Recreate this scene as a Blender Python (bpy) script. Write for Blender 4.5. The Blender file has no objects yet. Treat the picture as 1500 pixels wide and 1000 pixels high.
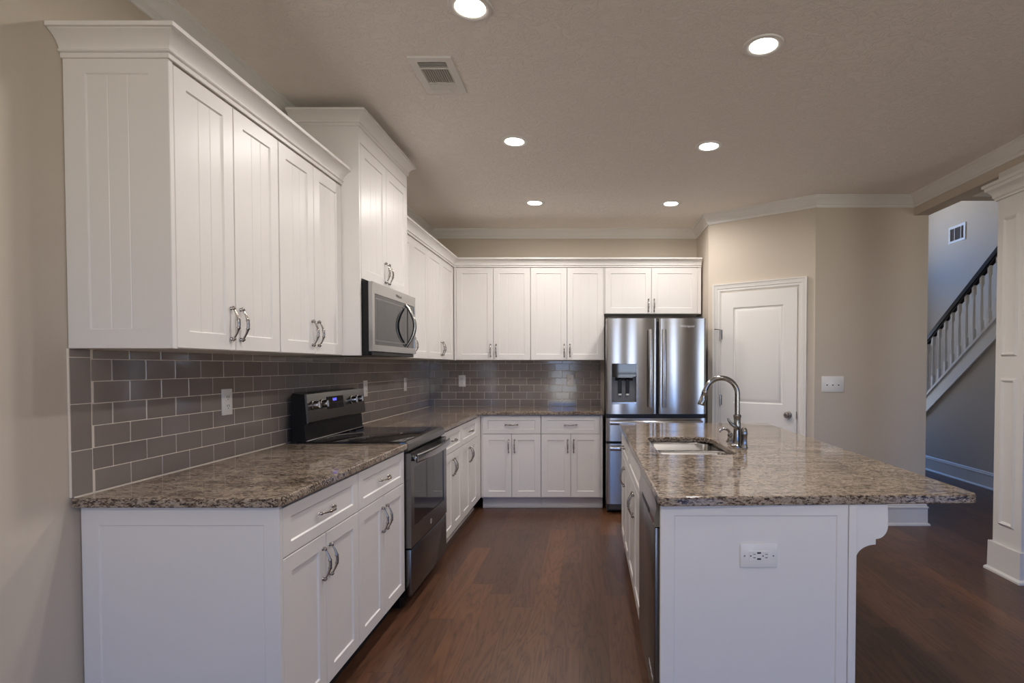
import bpy, bmesh, math, random
from mathutils import Matrix, Vector

random.seed(7)
SC = bpy.context.scene
COL = SC.collection
PI = math.pi

# ------------------------------------------------------------------ camera
F, XV, YV, TH, H = 815.0, 862.0, 535.5, 0.0227, 1.335
cam_d = bpy.data.cameras.new('camera')
cam = bpy.data.objects.new('camera', cam_d)
COL.objects.link(cam)
cam_d.sensor_width = 36.0
cam_d.sensor_fit = 'HORIZONTAL'
cam_d.lens = F / 1500.0 * 36.0
cam_d.shift_x = (750 - XV) / 1500.0
cam_d.shift_y = (YV + F * math.tan(TH) - 500) / 1500.0
cam_d.clip_start = 0.02
cam.location = (0, 0, H)
cam.rotation_euler = (PI / 2 - TH, 0, 0)
SC.camera = cam

# ------------------------------------------------------------------ view + world
SC.view_settings.view_transform = 'Standard'
SC.view_settings.look = 'None'
SC.view_settings.gamma = 1.0
SC.view_settings.exposure = 0.0
try:
    SC.view_settings.use_curve_mapping = False
except Exception:
    pass
world = bpy.data.worlds.new('sky')
SC.world = world
world.use_nodes = True
wn = world.node_tree.nodes
bg = wn['Background']
bg.inputs['Strength'].default_value = 8.3
# blue sky above the horizon, pale glow below it added to lift the ceiling
_tc = wn.new('ShaderNodeTexCoord')
_sx = wn.new('ShaderNodeSeparateXYZ')
_rp = wn.new('ShaderNodeValToRGB')
_rp.color_ramp.elements[0].position = 0.46
_rp.color_ramp.elements[0].color = (1.02, 1.0, 0.88, 1)
_rp.color_ramp.elements[1].position = 0.54
_rp.color_ramp.elements[1].color = (0.06, 0.30, 0.86, 1)
_ma = wn.new('ShaderNodeMath')
_ma.operation = 'MULTIPLY_ADD'
_ma.inputs[1].default_value = 0.5
_ma.inputs[2].default_value = 0.5
_L = world.node_tree.links
_L.new(_tc.outputs['Generated'], _sx.inputs[0])
_L.new(_sx.outputs[2], _ma.inputs[0])
_L.new(_ma.outputs[0], _rp.inputs[0])
_L.new(_rp.outputs[0], bg.inputs['Color'])
SC.cycles.max_bounces = 10
SC.cycles.diffuse_bounces = 6
SC.cycles.sample_clamp_indirect = 6.0
SC.cycles.caustics_reflective = False
SC.cycles.caustics_refractive = False
LAMP_W = 9.5            # each ceiling can
LAMP_COL = (1.0, 0.94, 0.90)

ZC = 2.735               # ceiling
XL = -1.651              # left wall
YB = 5.77                # back wall
YR = -3.2                # wall behind the camera
PA = (1.12, 5.215)       # pantry wall, far end
PC = (1.885, 4.64)       # pantry wall, near end
YF = 9.3                 # far end of the foyer
XBM0, XBM1 = 2.70, 2.82  # header beam over the foyer opening


# ------------------------------------------------------------------ materials
def srgb(r, g, b):
    def f(c):
        c /= 255.0
        return c / 12.92 if c <= 0.04045 else ((c + 0.055) / 1.055) ** 2.4
    return (f(r), f(g), f(b), 1.0)


class NT:
    def __init__(s, name):
        s.m = bpy.data.materials.new(name)
        s.m.use_nodes = True
        s.t = s.m.node_tree
        s.b = s.t.nodes['Principled BSDF']

    def n(s, typ, **kw):
        x = s.t.nodes.new(typ)
        for k, v in kw.items():
            if k.startswith('i_'):
                x.inputs[int(k[2:])].default_value = v
            else:
                setattr(x, k, v)
        return x

    def l(s, a, b):
        s.t.links.new(a, b)

    def math(s, op, a, b=None, c=None):
        x = s.n('ShaderNodeMath', operation=op)
        for i, v in enumerate((a, b, c)):
            if v is None:
                continue
            if isinstance(v, (int, float)):
                x.inputs[i].default_value = v
            else:
                s.l(v, x.inputs[i])
        return x.outputs[0]

    def ramp(s, fac, stops, interp='LINEAR'):
        r = s.n('ShaderNodeValToRGB')
        r.color_ramp.interpolation = interp
        e = r.color_ramp.elements
        while len(e) < len(stops):
            e.new(0.5)
        for i, (p, c) in enumerate(stops):
            e[i].position = p
            e[i].color = c
        s.l(fac, r.inputs[0])
        return r.outputs[0]

    def mix(s, fac, a, b, blend='MIX'):
        x = s.n('ShaderNodeMix', data_type='RGBA', blend_type=blend)
        for sock, v in ((x.inputs[0], fac), (x.inputs[6], a), (x.inputs[7], b)):
            if isinstance(v, (int, float)):
                sock.default_value = v
            elif isinstance(v, tuple):
                sock.default_value = v
            else:
                s.l(v, sock)
        return x.outputs[2]

    def coords(s, scale=(1, 1, 1), rot=(0, 0, 0), loc=(0, 0, 0), world=True):
        if world:
            src = s.n('ShaderNodeNewGeometry').outputs['Position']
        else:
            src = s.n('ShaderNodeTexCoord').outputs['Object']
        mp = s.n('ShaderNodeMapping')
        mp.inputs['Scale'].default_value = scale
        mp.inputs['Rotation'].default_value = rot
        mp.inputs['Location'].default_value = loc
        s.l(src, mp.inputs['Vector'])
        return mp.outputs[0]

    def noise(s, vec, scale, detail=4, rough=0.5, dist=0.0):
        x = s.n('ShaderNodeTexNoise')
        x.inputs['Scale'].default_value = scale
        x.inputs['Detail'].default_value = detail
        x.inputs['Roughness'].default_value = rough
        x.inputs['Distortion'].default_value = dist
        s.l(vec, x.inputs['Vector'])
        return x.outputs['Fac']

    def bump(s, h, strength=0.2, dist=0.001):
        x = s.n('ShaderNodeBump')
        x.inputs['Strength'].default_value = strength
        x.inputs['Distance'].default_value = dist
        s.l(h, x.inputs['Height'])
        s.l(x.outputs[0], s.b.inputs['Normal'])


def plain(name, col, rough=0.5, metal=0.0, spec=0.5, coat=0.0, noise=None):
    k = NT(name)
    k.b.inputs['Base Color'].default_value = col
    k.b.inputs['Roughness'].default_value = rough
    k.b.inputs['Metallic'].default_value = metal
    k.b.inputs['Specular IOR Level'].default_value = spec
    k.b.inputs['Coat Weight'].default_value = coat
    if noise:
        sc, amt, st = noise
        v = k.noise(k.coords(), sc, 3)
        c2 = tuple(c * (1 - amt) for c in col[:3]) + (1,)
        k.l(k.mix(v, col, c2), k.b.inputs['Base Color'])
        if st:
            k.bump(v, st, 0.001)
    return k.m


def emit(name, col, strength):
    k = NT(name)
    k.b.inputs['Base Color'].default_value = (0, 0, 0, 1)
    k.b.inputs['Emission Color'].default_value = col
    k.b.inputs['Emission Strength'].default_value = strength
    return k.m


M = {}
M['white'] = plain('cabinet_white', (0.80, 0.775, 0.75, 1), 0.32, noise=(6, 0.03, 0.0))
M['trim'] = plain('trim_white', (0.78, 0.76, 0.73, 1), 0.38, noise=(5, 0.03, 0.0))
M['door'] = plain('door_white', (0.78, 0.765, 0.74, 1), 0.42, noise=(40, 0.02, 0.05))
M['wall'] = plain('wall_paint', (0.60, 0.53, 0.445, 1), 0.75, noise=(120, 0.03, 0.06))
M['black'] = plain('black_enamel', (0.006, 0.006, 0.006, 1), 0.35, spec=0.3)
M['glass_black'] = plain('black_glass', (0.008, 0.008, 0.009, 1), 0.04, spec=0.6)
M['shade_seam'] = plain('dark_shade_and_seam', (0.02, 0.018, 0.016, 1), 0.8)
M['plastic'] = plain('white_plastic', (0.80, 0.78, 0.75, 1), 0.3)
M['slot'] = plain('dark_slot', (0.02, 0.02, 0.02, 1), 0.6)
M['rail'] = plain('dark_handrail', (0.018, 0.012, 0.010, 1), 0.3)
M['chrome'] = plain('polished_nickel', (0.42, 0.39, 0.36, 1), 0.16, metal=1.0)
M['nickel'] = plain('brushed_nickel', (0.46, 0.44, 0.42, 1), 0.24, metal=1.0)
M['faucet'] = plain('stainless_faucet', (0.32, 0.31, 0.30, 1), 0.15, metal=1.0)
M['grey_plastic'] = plain('grey_plastic', (0.16, 0.155, 0.15, 1), 0.35)
M['fridge_side'] = plain('fridge_case', (0.05, 0.05, 0.052, 1), 0.45)
M['vent_dark'] = plain('vent_cavity', (0.07, 0.055, 0.045, 1), 0.8)
M['bulb'] = emit('lamp_lens', (1.0, 0.93, 0.84, 1), 14.0)
M['clock'] = emit('clock_digits', (0.12, 0.12, 1.0, 1), 3.0)
M['logo'] = plain('logo_silver', (0.75, 0.75, 0.75, 1), 0.3, metal=0.6)
M['logo_dark'] = plain('logo_dark', (0.12, 0.11, 0.10, 1), 0.4)


def steel(name, col, rough, aniso=0.7, rot=0.0, streak=(2, 2, 320)):
    k = NT(name)
    k.b.inputs['Base Color'].default_value = col
    k.b.inputs['Metallic'].default_value = 1.0
    v = k.noise(k.coords(streak), 1.0, 2)
    r = k.math('MULTIPLY_ADD', v, 0.04, rough - 0.02)
    k.l(r, k.b.inputs['Roughness'])
    k.b.inputs['Anisotropic'].default_value = aniso
    k.b.inputs['Anisotropic Rotation'].default_value = rot
    return k.m


M['steel'] = steel('brushed_steel', (0.42, 0.41, 0.40, 1), 0.20, 0.75, 0.25)
M['steel_dark'] = steel('dark_brushed_steel', (0.185, 0.178, 0.172, 1), 0.26, 0.6, 0.25)
M['sink'] = steel('sink_steel', (0.36, 0.345, 0.33, 1), 0.24, 0.3)


def mk_ceiling():
    k = NT('ceiling_paint')
    k.b.inputs['Base Color'].default_value = (0.92, 0.865, 0.81, 1)
    k.b.inputs['Roughness'].default_value = 0.85
    v = k.noise(k.coords((1, 1, 1)), 16, 5, 0.6, 1.4)
    h = k.ramp(v, [(0.45, (0, 0, 0, 1)), (0.52, (1, 1, 1, 1)), (0.6, (0.2, 0.2, 0.2, 1))])
    k.bump(h, 0.5, 0.006)
    return k.m


def mk_tile():
    k = NT('glossy_grey_tile')
    g = k.n('ShaderNodeNewGeometry')
    c = k.ramp(g.outputs['Random Per Island'], [(0, srgb(136, 125, 118)), (0.5, srgb(144, 134, 127)), (1, srgb(130, 121, 116))])
    k.l(c, k.b.inputs['Base Color'])
    k.b.inputs['Roughness'].default_value = 0.09
    k.b.inputs['Specular IOR Level'].default_value = 0.42
    v = k.noise(k.coords(), 9, 2)
    k.bump(v, 0.08, 0.004)
    return k.m


def mk_granite():
    k = NT('speckled_granite')
    co = k.coords((0.75, 1.7, 1.7))
    big = k.noise(co, 7, 4, 0.6, 0.6)
    med = k.noise(co, 82, 5, 0.72, 0.4)
    fin = k.noise(co, 210, 3, 0.6, 0.2)
    a = k.math('MULTIPLY_ADD', big, 0.30, k.math('MULTIPLY', med, 0.70))
    base = k.ramp(a, [(0.39, srgb(42, 34, 29)), (0.45, srgb(94, 79, 67)), (0.50, srgb(134, 118, 102)),
                      (0.55, srgb(178, 163, 146)), (0.63, srgb(116, 107, 98))])
    vo = k.n('ShaderNodeTexVoronoi')
    vo.inputs['Scale'].default_value = 90
    k.l(co, vo.inputs['Vector'])
    cell = k.n('ShaderNodeSeparateColor')
    k.l(vo.outputs['Color'], cell.inputs[0])
    dark = k.math('MULTIPLY', k.math('GREATER_THAN', cell.outputs[0], 0.80), k.math('LESS_THAN', med, 0.53))
    lite = k.math('MULTIPLY', k.math('GREATER_THAN', cell.outputs[1], 0.84), k.math('GREATER_THAN', fin, 0.50))
    c1 = k.mix(k.math('MULTIPLY', dark, 0.85), base, srgb(44, 38, 36))
    c2 = k.mix(k.math('MULTIPLY', lite, 0.5), c1, srgb(186, 174, 158))
    k.l(c2, k.b.inputs['Base Color'])
    k.b.inputs['Roughness'].default_value = 0.08
    k.b.inputs['Specular IOR Level'].default_value = 0.52
    return k.m


def mk_floor():
    k = NT('dark_oak_planks')
    sep = k.n('ShaderNodeSeparateXYZ')
    k.l(k.coords(), sep.inputs[0])
    X, Y = sep.outputs[0], sep.outputs[1]
    W, L = 0.135, 1.15
    cx = k.math('DIVIDE', k.math('ADD', X, 10.03), W)
    col = k.math('FLOOR', cx)
    fx = k.math('SUBTRACT', cx, col)
    wn1 = k.n('ShaderNodeTexWhiteNoise', noise_dimensions='1D')
    k.l(col, wn1.inputs['W'])
    cy = k.math('ADD', k.math('DIVIDE', k.math('ADD', Y, 20.0), L), k.math('MULTIPLY', wn1.outputs['Value'], 7.3))
    row = k.math('FLOOR', cy)
    fy = k.math('SUBTRACT', cy, row)
    cmb = k.n('ShaderNodeCombineXYZ')
    k.l(col, cmb.inputs[0])
    k.l(row, cmb.inputs[1])
    wn2 = k.n('ShaderNodeTexWhiteNoise', noise_dimensions='2D')
    k.l(cmb.outputs[0], wn2.inputs['Vector'])
    rnd = wn2.outputs['Value']
    # grain, its own offset per plank
    gv = k.n('ShaderNodeCombineXYZ')
    k.l(k.math('ADD', X, k.math('MULTIPLY', rnd, 37.0)), gv.inputs[0])
    k.l(k.math('ADD', k.math('MULTIPLY', Y, 0.10), k.math('MULTIPLY', rnd, 11.0)), gv.inputs[1])
    g1 = k.noise(gv.outputs[0], 9, 3, 0.5, 1.2)
    g2 = k.noise(gv.outputs[0], 120, 3, 0.6, 0.4)
    rings = k.math('PINGPONG', k.math('MULTIPLY', g1, 16.0), 1.0)
    grain = k.math('MULTIPLY_ADD', k.math('POWER', rings, 0.45), 0.50, k.math('MULTIPLY', g2, 0.50))
    c = k.ramp(grain, [(0.15, srgb(48, 32, 24)), (0.48, srgb(84, 57, 42)), (0.85, srgb(100, 70, 52))])
    tint = k.ramp(rnd, [(0, (0.74, 0.72, 0.72, 1)), (0.5, (1.0, 0.98, 0.96, 1)), (0.88, (1.10, 1.05, 1.0, 1)), (1, (1.42, 1.30, 0.98, 1))])
    c = k.mix(1.0, c, tint, 'MULTIPLY')
    ex = k.math('MINIMUM', fx, k.math('SUBTRACT', 1.0, fx))
    ey = k.math('MINIMUM', fy, k.math('SUBTRACT', 1.0, fy))
    sx = k.math('LESS_THAN', ex, 0.007)
    sy = k.math('LESS_THAN', ey, 0.0010)
    seam = k.math('MAXIMUM', sx, sy)
    c = k.mix(k.math('MULTIPLY', seam, 0.55), c, srgb(30, 18, 14))
    k.l(c, k.b.inputs['Base Color'])
    rr = k.math('MULTIPLY_ADD', g2, 0.16, 0.26)
    k.l(rr, k.b.inputs['Roughness'])
    wav = k.noise(k.coords((1, 0.25, 1)), 9, 2)
    hgt = k.math('SUBTRACT', k.math('MULTIPLY_ADD', wav, 1.0, k.math('MULTIPLY', grain, 0.12)), k.math('MULTIPLY', seam, 0.5))
    k.bump(hgt, 0.25, 0.002)
    return k.m


M['ceiling'] = mk_ceiling()
M['tile'] = mk_tile()
M['grout'] = plain('pale_grout', srgb(232, 222, 208), 0.8)
M['granite'] = mk_granite()
M['floor'] = mk_floor()


# ------------------------------------------------------------------ mesh helpers
def new():
    return bmesh.new()


def obj(name, bm, mat, parent=None, smooth=True, angle=0.6):
    bmesh.ops.recalc_face_normals(bm, faces=bm.faces[:])
    me = bpy.data.meshes.new(name)
    bm.to_mesh(me)
    bm.free()
    if smooth:
        for p in me.polygons:
            p.use_smooth = True
        me.set_sharp_from_angle(angle=angle)
    me.materials.append(mat)
    o = bpy.data.objects.new(name, me)
    COL.objects.link(o)
    if parent is not None:
        o.parent = parent
    return o


def tag(o, label=None, cat=None, group=None, kind=None):
    if label:
        o['label'] = label
    if cat:
        o['category'] = cat
    if group:
        o['group'] = group
    if kind:
        o['kind'] = kind
    return o


def thing(name, label, cat, loc=(0, 0, 0), rz=0.0, group=None):
    o = bpy.data.objects.new(name, None)
    o.empty_display_size = 0.1
    COL.objects.link(o)
    o.location = loc
    o.rotation_euler = (0, 0, rz)
    return tag(o, label, cat, group, 'thing')


def struct(name, bm, mat, label=None, parent=None):
    o = obj(name, bm, mat, parent, angle=0.3 if name.startswith(('trim', 'baseboard')) else 0.6)
    if parent is None:
        o['kind'] = 'structure'
        if label:
            o['label'] = label
    return o


def box(bm, x0, x1, y0, y1, z0, z1, bev=0.0, seg=1, M_=None):
    r = bmesh.ops.create_cube(bm, size=1.0)
    vs = r['verts']
    for v in vs:
        v.co = Vector(((x0 + x1) / 2 + v.co.x * (x1 - x0), (y0 + y1) / 2 + v.co.y * (y1 - y0), (z0 + z1) / 2 + v.co.z * (z1 - z0)))
    if bev > 0:
        es = list({e for v in vs for e in v.link_edges})
        g = bmesh.ops.bevel(bm, geom=es, offset=bev, segments=seg, affect='EDGES', profile=0.5)
        vs = list({v for f in g['faces'] for v in f.verts} | {v for v in vs if v.is_valid})
    if M_ is not None:
        bmesh.ops.transform(bm, matrix=M_, verts=vs)
    return vs


def poly_prism(bm, pts, axis, a0, a1):
    """closed 2-D outline pushed along an axis; axis 'x': pts are (y,z); 'y': (x,z); 'z': (x,y)"""
    def P(p, a):
        return {'x': (a, p[0], p[1]), 'y': (p[0], a, p[1]), 'z': (p[0], p[1], a)}[axis]
    A = [bm.verts.new(P(p, a0)) for p in pts]
    B = [bm.verts.new(P(p, a1)) for p in pts]
    n = len(pts)
    for i in range(n):
        bm.faces.new((A[i], A[(i + 1) % n], B[(i + 1) % n], B[i]))
    bm.faces.new(A[::-1])
    bm.faces.new(B)
    return A + B


def sweep(bm, prof, path):
    """closed profile (out, z) carried along a plan path; 'out' is to the right of the direction of travel; mitred"""
    n = len(path)
    dirs = []
    for i in range(n - 1):
        d = Vector((path[i + 1][0] - path[i][0], path[i + 1][1] - path[i][1]))
        dirs.append(d.normalized())
    rings = []
    for i in range(n):
        ns = []
        if i > 0:
            ns.append(Vector((dirs[i - 1].y, -dirs[i - 1].x)))
        if i < n - 1:
            ns.append(Vector((dirs[i].y, -dirs[i].x)))
        m = ns[0] if len(ns) == 1 else (ns[0] + ns[1]) / (1 + ns[0].dot(ns[1]))
        rings.append([bm.verts.new((path[i][0] + m.x * o, path[i][1] + m.y * o, z)) for o, z in prof])
    k = len(prof)
    for i in range(n - 1):
        for j in range(k):
            bm.faces.new((rings[i][j], rings[i][(j + 1) % k], rings[i + 1][(j + 1) % k], rings[i + 1][j]))
    bm.faces.new(rings[0])
    bm.faces.new(rings[-1][::-1])


def tube(bm, pts, radii, seg=12, flat=None):
    """round tube along points; flat=(axis vector, factor) squashes the section along that axis"""
    pts = [Vector(p) for p in pts]
    n = len(pts)
    if isinstance(radii, (int, float)):
        radii = [radii] * n
    t0 = (pts[1] - pts[0]).normalized()
    up = Vector((0, 0, 1)) if abs(t0.z) < 0.9 else Vector((1, 0, 0))
    u = t0.cross(up).normalized()
    rings = []
    for i in range(n):
        t = (pts[min(i + 1, n - 1)] - pts[max(i - 1, 0)]).normalized()
        u = (u - t * u.dot(t)).normalized()
        w = t.cross(u)
        ring = []
        for k in range(seg):
            a = 2 * PI * k / seg
            d = (u * math.cos(a) + w * math.sin(a)) * radii[i]
            if flat:
                ax = Vector(flat[0])
                d = d - ax * d.dot(ax) * (1 - flat[1])
            ring.append(bm.verts.new(pts[i] + d))
        rings.append(ring)
    for i in range(n - 1):
        for k in range(seg):
            bm.faces.new((rings[i][k], rings[i][(k + 1) % seg], rings[i + 1][(k + 1) % seg], rings[i + 1][k]))
    bm.faces.new(rings[0][::-1])
    bm.faces.new(rings[-1])


def lathe(bm, prof, seg=24, M_=None):
    """(r, z) profile turned about z; ends closed where r is 0 or capped"""
    rings = []
    vs = []
    for r, z in prof:
        ring = [bm.verts.new((r * math.cos(2 * PI * k / seg), r * math.sin(2 * PI * k / seg), z)) for k in range(seg)] if r > 1e-6 else [bm.verts.new((0, 0, z))]
        rings.append(ring)
        vs += ring
    for i in range(len(rings) - 1):
        a, b = rings[i], rings[i + 1]
        for k in range(seg):
            k2 = (k + 1) % seg
            if len(a) == 1 and len(b) == 1:
                continue
            if len(a) == 1:
                bm.faces.new((a[0], b[k], b[k2]))
            elif len(b) == 1:
                bm.faces.new((a[k], a[k2], b[0]))
            else:
                bm.faces.new((a[k], a[k2], b[k2], b[k]))
    if len(rings[0]) > 1:
        bm.faces.new(rings[0][::-1])
    if len(rings[-1]) > 1:
        bm.faces.new(rings[-1])
    if M_ is not None:
        bmesh.ops.transform(bm, matrix=M_, verts=vs)
    return vs


def T(x, y, z):
    return Matrix.Translation((x, y, z))


def RX(a):
    return Matrix.Rotation(a, 4, 'X')


def RY(a):
    return Matrix.Rotation(a, 4, 'Y')


def RZ(a):
    return Matrix.Rotation(a, 4, 'Z')


def text(body, size, mat, parent, mtx, name='logo', extrude=0.0006):
    cu = bpy.data.curves.new(name, 'FONT')
    cu.body = body
    cu.size = size
    cu.extrude = extrude
    cu.align_x = 'CENTER'
    cu.align_y = 'CENTER'
    tmp = bpy.data.objects.new('tmp_text', cu)
    COL.objects.link(tmp)
    dg = bpy.context.evaluated_depsgraph_get()
    me = bpy.data.meshes.new_from_object(tmp.evaluated_get(dg))
    bpy.data.objects.remove(tmp)
    bpy.data.curves.remove(cu)
    me.transform(mtx)
    me.name = name
    me.materials.clear()
    me.materials.append(mat)
    o = bpy.data.objects.new(name, me)
    COL.objects.link(o)
    o.parent = parent
    return o


def panel(bm, x0, x1, z0, z1, yf, t=0.02, st=(0.058, 0.058, 0.058, 0.058), rec=0.007, cham=0.005, grooves=0, M_=None):
    """framed flat-panel front facing -y; st = left, right, bottom, top rail widths; grooves = V lines down the panel"""
    V = []

    def v(x, y, z):
        q = bm.verts.new((x, y, z))
        V.append(q)
        return q

    def ring(a, b, c, d, y):
        return [v(a, y, c), v(b, y, c), v(b, y, d), v(a, y, d)]
    e = 0.0015
    R = [ring(x0, x1, z0, z1, yf + t), ring(x0, x1, z0, z1, yf + e), ring(x0 + e, x1 - e, z0 + e, z1 - e, yf),
         ring(x0 + st[0], x1 - st[1], z0 + st[2], z1 - st[3], yf),
         ring(x0 + st[0] + cham, x1 - st[1] - cham, z0 + st[2] + cham, z1 - st[3] - cham, yf + rec)]
    for a, b in zip(R[:-1], R[1:]):
        for i in range(4):
            bm.faces.new((a[i], a[(i + 1) % 4], b[(i + 1) % 4], b[i]))
    bm.faces.new(R[0][::-1])
    px0, px1, pz0, pz1 = x0 + st[0] + cham, x1 - st[1] - cham, z0 + st[2] + cham, z1 - st[3] - cham
    yp = yf + rec
    if grooves:
        xs = [(px0, yp)]
        for i in range(grooves):
            c = px0 + (px1 - px0) * (i + 1) / (grooves + 1)
            xs += [(c - 0.0022, yp), (c, yp + 0.0013), (c + 0.0022, yp)]
        xs.append((px1, yp))
        lo = [v(x, y, pz0) for x, y in xs]
        hi = [v(x, y, pz1) for x, y in xs]
        for i in range(len(xs) - 1):
            bm.faces.new((lo[i], lo[i + 1], hi[i + 1], hi[i]))
    else:
        bm.faces.new(R[-1])
    if M_ is not None:
        bmesh.ops.transform(bm, matrix=M_, verts=V)


def pull(parent, x, z, yf, vertical=True, L=0.118):
    """arched cast pull, centred at x,z on a front at y = yf (faces -y)"""
    bm = new()
    pts, rad = [], []
    n = 22
    for i in range(n + 1):
        t = i / n
        s = (t - 0.5) * L
        out = 0.008 + 0.021 * math.sin(PI * t) ** 0.85
        r = 0.0031 + 0.0026 * math.sin(PI * t) ** 2
        if abs(t - 0.36) < 0.03 or abs(t - 0.64) < 0.03:
            r += 0.0022
        if i in (0, n):
            r += 0.0012
        pts.append((0, -out, s))
        rad.append(r)
    tube(bm, pts, rad, 10)
    for s in (-L / 2, L / 2):
        lathe(bm, [(0.0, 0.0165), (0.0045, 0.0155), (0.0068, 0.012), (0.0068, 0.009), (0.0045, 0.006), (0.0062, 0.003), (0.0072, 0.0008), (0.0072, 0.0)], 14,
              T(0, 0, s) @ RX(PI / 2))
        lathe(bm, [(0, -0.007), (0.004, -0.005), (0.0058, 0), (0.004, 0.005), (0, 0.007)], 12, T(0, -0.008, s * 1.05))
    R = T(x, yf, z) @ (Matrix.Identity(4) if vertical else RY(PI / 2))
    bmesh.ops.transform(bm, matrix=R, verts=bm.verts[:])
    return obj('handle', bm, M['chrome'], parent, angle=1.0)


FR = (0.055, 0.055, 0.055, 0.055)


def front(cab, kind, x0, x1, z0, z1, handle=None, grooves=2, st=FR, t=0.02):
    """door or drawer front with its pull; handle=(x, z)"""
    bm = new()
    g = 0.0021
    if kind == 'drawer':
        panel(bm, x0 + g, x1 - g, z0 + g, z1 - g, -t, t - 0.001, (0.05, 0.05, 0.04, 0.04), 0.006, 0.004, 0)
    else:
        panel(bm, x0 + g, x1 - g, z0 + g, z1 - g, -t, t - 0.001, st, 0.006, 0.004, grooves)
    d = obj(kind, bm, M['white'], cab, angle=0.25)
    if handle:
        pull(d, handle[0], handle[1], -t, kind == 'door', 0.112 if kind == 'door' else 0.108)
    return d


def carcass(cab, x0, x1, depth, z0, z1):
    bm = new()
    box(bm, x0, x1, 0, depth, z0, z1, 0.001)
    return obj('carcass', bm, M['white'], cab)


def upper(name, label, loc, rz, w, depth, z0, z1, group, split=None, hz=None, fill=(0, 0), grooves=2):
    """wall cabinet, two doors; fill = filler stile widths left/right"""
    c = thing(name, label, 'cabinet', loc, rz, group)
    carcass(c, 0, w, depth, z0, z1 + 0.02)
    a, b = fill[0], w - fill[1]
    s = (a + b) / 2 if split is None else split
    hz = z0 + 0.105 if hz is None else hz
    front(c, 'door', a, s, z0, z1, (s - 0.028, hz), grooves)
    front(c, 'door', s, b, z0, z1, (s + 0.028, hz), grooves)
    for x0, x1 in ((0, a), (b, w)):
        if x1 - x0 > 0.004:
            bm = new()
            box(bm, x0, x1, -0.017, 0, z0, z1 + 0.01, 0.001)
            obj('filler_strip', bm, M['white'], c)
    return c


ZB0, ZB1 = 0.115, 0.882


def base(name, label, loc, rz, w, depth, group, fill=(0, 0), split_z=0.705, drawer=True, drawer_pull=True, grooves=0, toe=True, toe_mat='white'):
    c = thing(name, label, 'cabinet', loc, rz, group)
    carcass(c, 0, w, depth, ZB0 - 0.01, ZB1)
    a, b = fill[0], w - fill[1]
    s = (a + b) / 2
    front(c, 'drawer', a, b, split_z, ZB1 - 0.008, (s, (split_z + ZB1) / 2 - 0.004) if drawer_pull else None)
    hz = split_z - 0.112
    front(c, 'door', a, s, ZB0, split_z, (s - 0.028, hz), grooves)
    front(c, 'door', s, b, ZB0, split_z, (s + 0.028, hz), grooves)
    for x0, x1 in ((0, a), (b, w)):
        if x1 - x0 > 0.004:
            bm = new()
            box(bm, x0, x1, -0.017, 0, ZB0, ZB1, 0.001)
            obj('filler_strip', bm, M['white'], c)
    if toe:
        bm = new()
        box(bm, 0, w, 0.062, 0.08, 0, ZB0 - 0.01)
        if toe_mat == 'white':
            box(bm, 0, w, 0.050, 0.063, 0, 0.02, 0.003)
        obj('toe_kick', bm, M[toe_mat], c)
    return c


def side_panel(cab, depth, z0, z1, x=-0.018, y0=-0.02, st=(0.06, 0.06, 0.06, 0.06), grooves=3, rec=0.004):
    bm = new()
    # panel facing local -x: width runs from y=depth to y=y0
    panel(bm, 0, depth - y0, z0, z1, 0, 0.017, st, rec, 0.003, grooves, T(x, depth, 0) @ RZ(-PI / 2))
    return obj('end_panel', bm, M['white'], cab, angle=0.25)


# ------------------------------------------------------------------ room shell
bm = new()
box(bm, XL - 0.1, 6.6, YR - 0.1, 10.2, -0.1, 0)
struct('floor', bm, M['floor'], 'dark brown oak plank floor')

bm = new()
box(bm, XL - 0.1, 6.6, YR - 0.1, 4.64, ZC, ZC + 0.1)
box(bm, XL - 0.1, XBM1, 4.64, YB + 0.1, ZC, ZC + 0.1)
struct('ceiling', bm, M['ceiling'], 'taupe textured ceiling over the kitchen')
bm = new()
box(bm, XBM1 - 0.12, 5.6, 4.64, 10.2, 5.4, 5.5)
struct('ceiling_foyer', bm, M['ceiling'])

bm = new()
box(bm, XL - 0.12, XL, YR - 0.12, YB + 0.12, 0, ZC)
struct('wall_left', bm, M['wall'], 'beige left wall behind the cabinets')
bm = new()
box(bm, XL, PA[0] + 0.1, YB, YB + 0.12, 0, ZC)
struct('wall_back', bm, M['wall'], 'beige back wall of the kitchen')
bm = new()
poly_prism(bm, [(PA[0], YB), PA, PC, (XBM1, PC[1]), (XBM1, PC[1] + 0.12), (PC[0] + 0.06, PC[1] + 0.12), (PA[0] + 0.11, PA[1] + 0.08), (PA[0] + 0.11, YB)], 'z', 0, ZC)
struct('wall_right', bm, M['wall'], 'beige wall around the pantry corner')
bm = new()
box(bm, XBM0, XBM1, YR, PC[1], 2.58, ZC)
struct('wall_header', bm, M['wall'], 'beige header beam over the foyer opening')


def wall_with_holes(bm, u0, u1, z0, z1, holes, put):
    """plain wall slab in u,z with rectangular openings; put(u0,u1,z0,z1) adds a box"""
    us = sorted({u0, u1, *[h[0] for h in holes], *[h[1] for h in holes]})
    for a, b in zip(us[:-1], us[1:]):
        hs = sorted([(h[2], h[3]) for h in holes if h[0] <= a + 1e-6 and h[1] >= b - 1e-6])
        z = z0
        for c, d in hs:
            if c > z:
                put(a, b, z, c)
            z = d
        if z < z1:
            put(a, b, z, z1)


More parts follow.
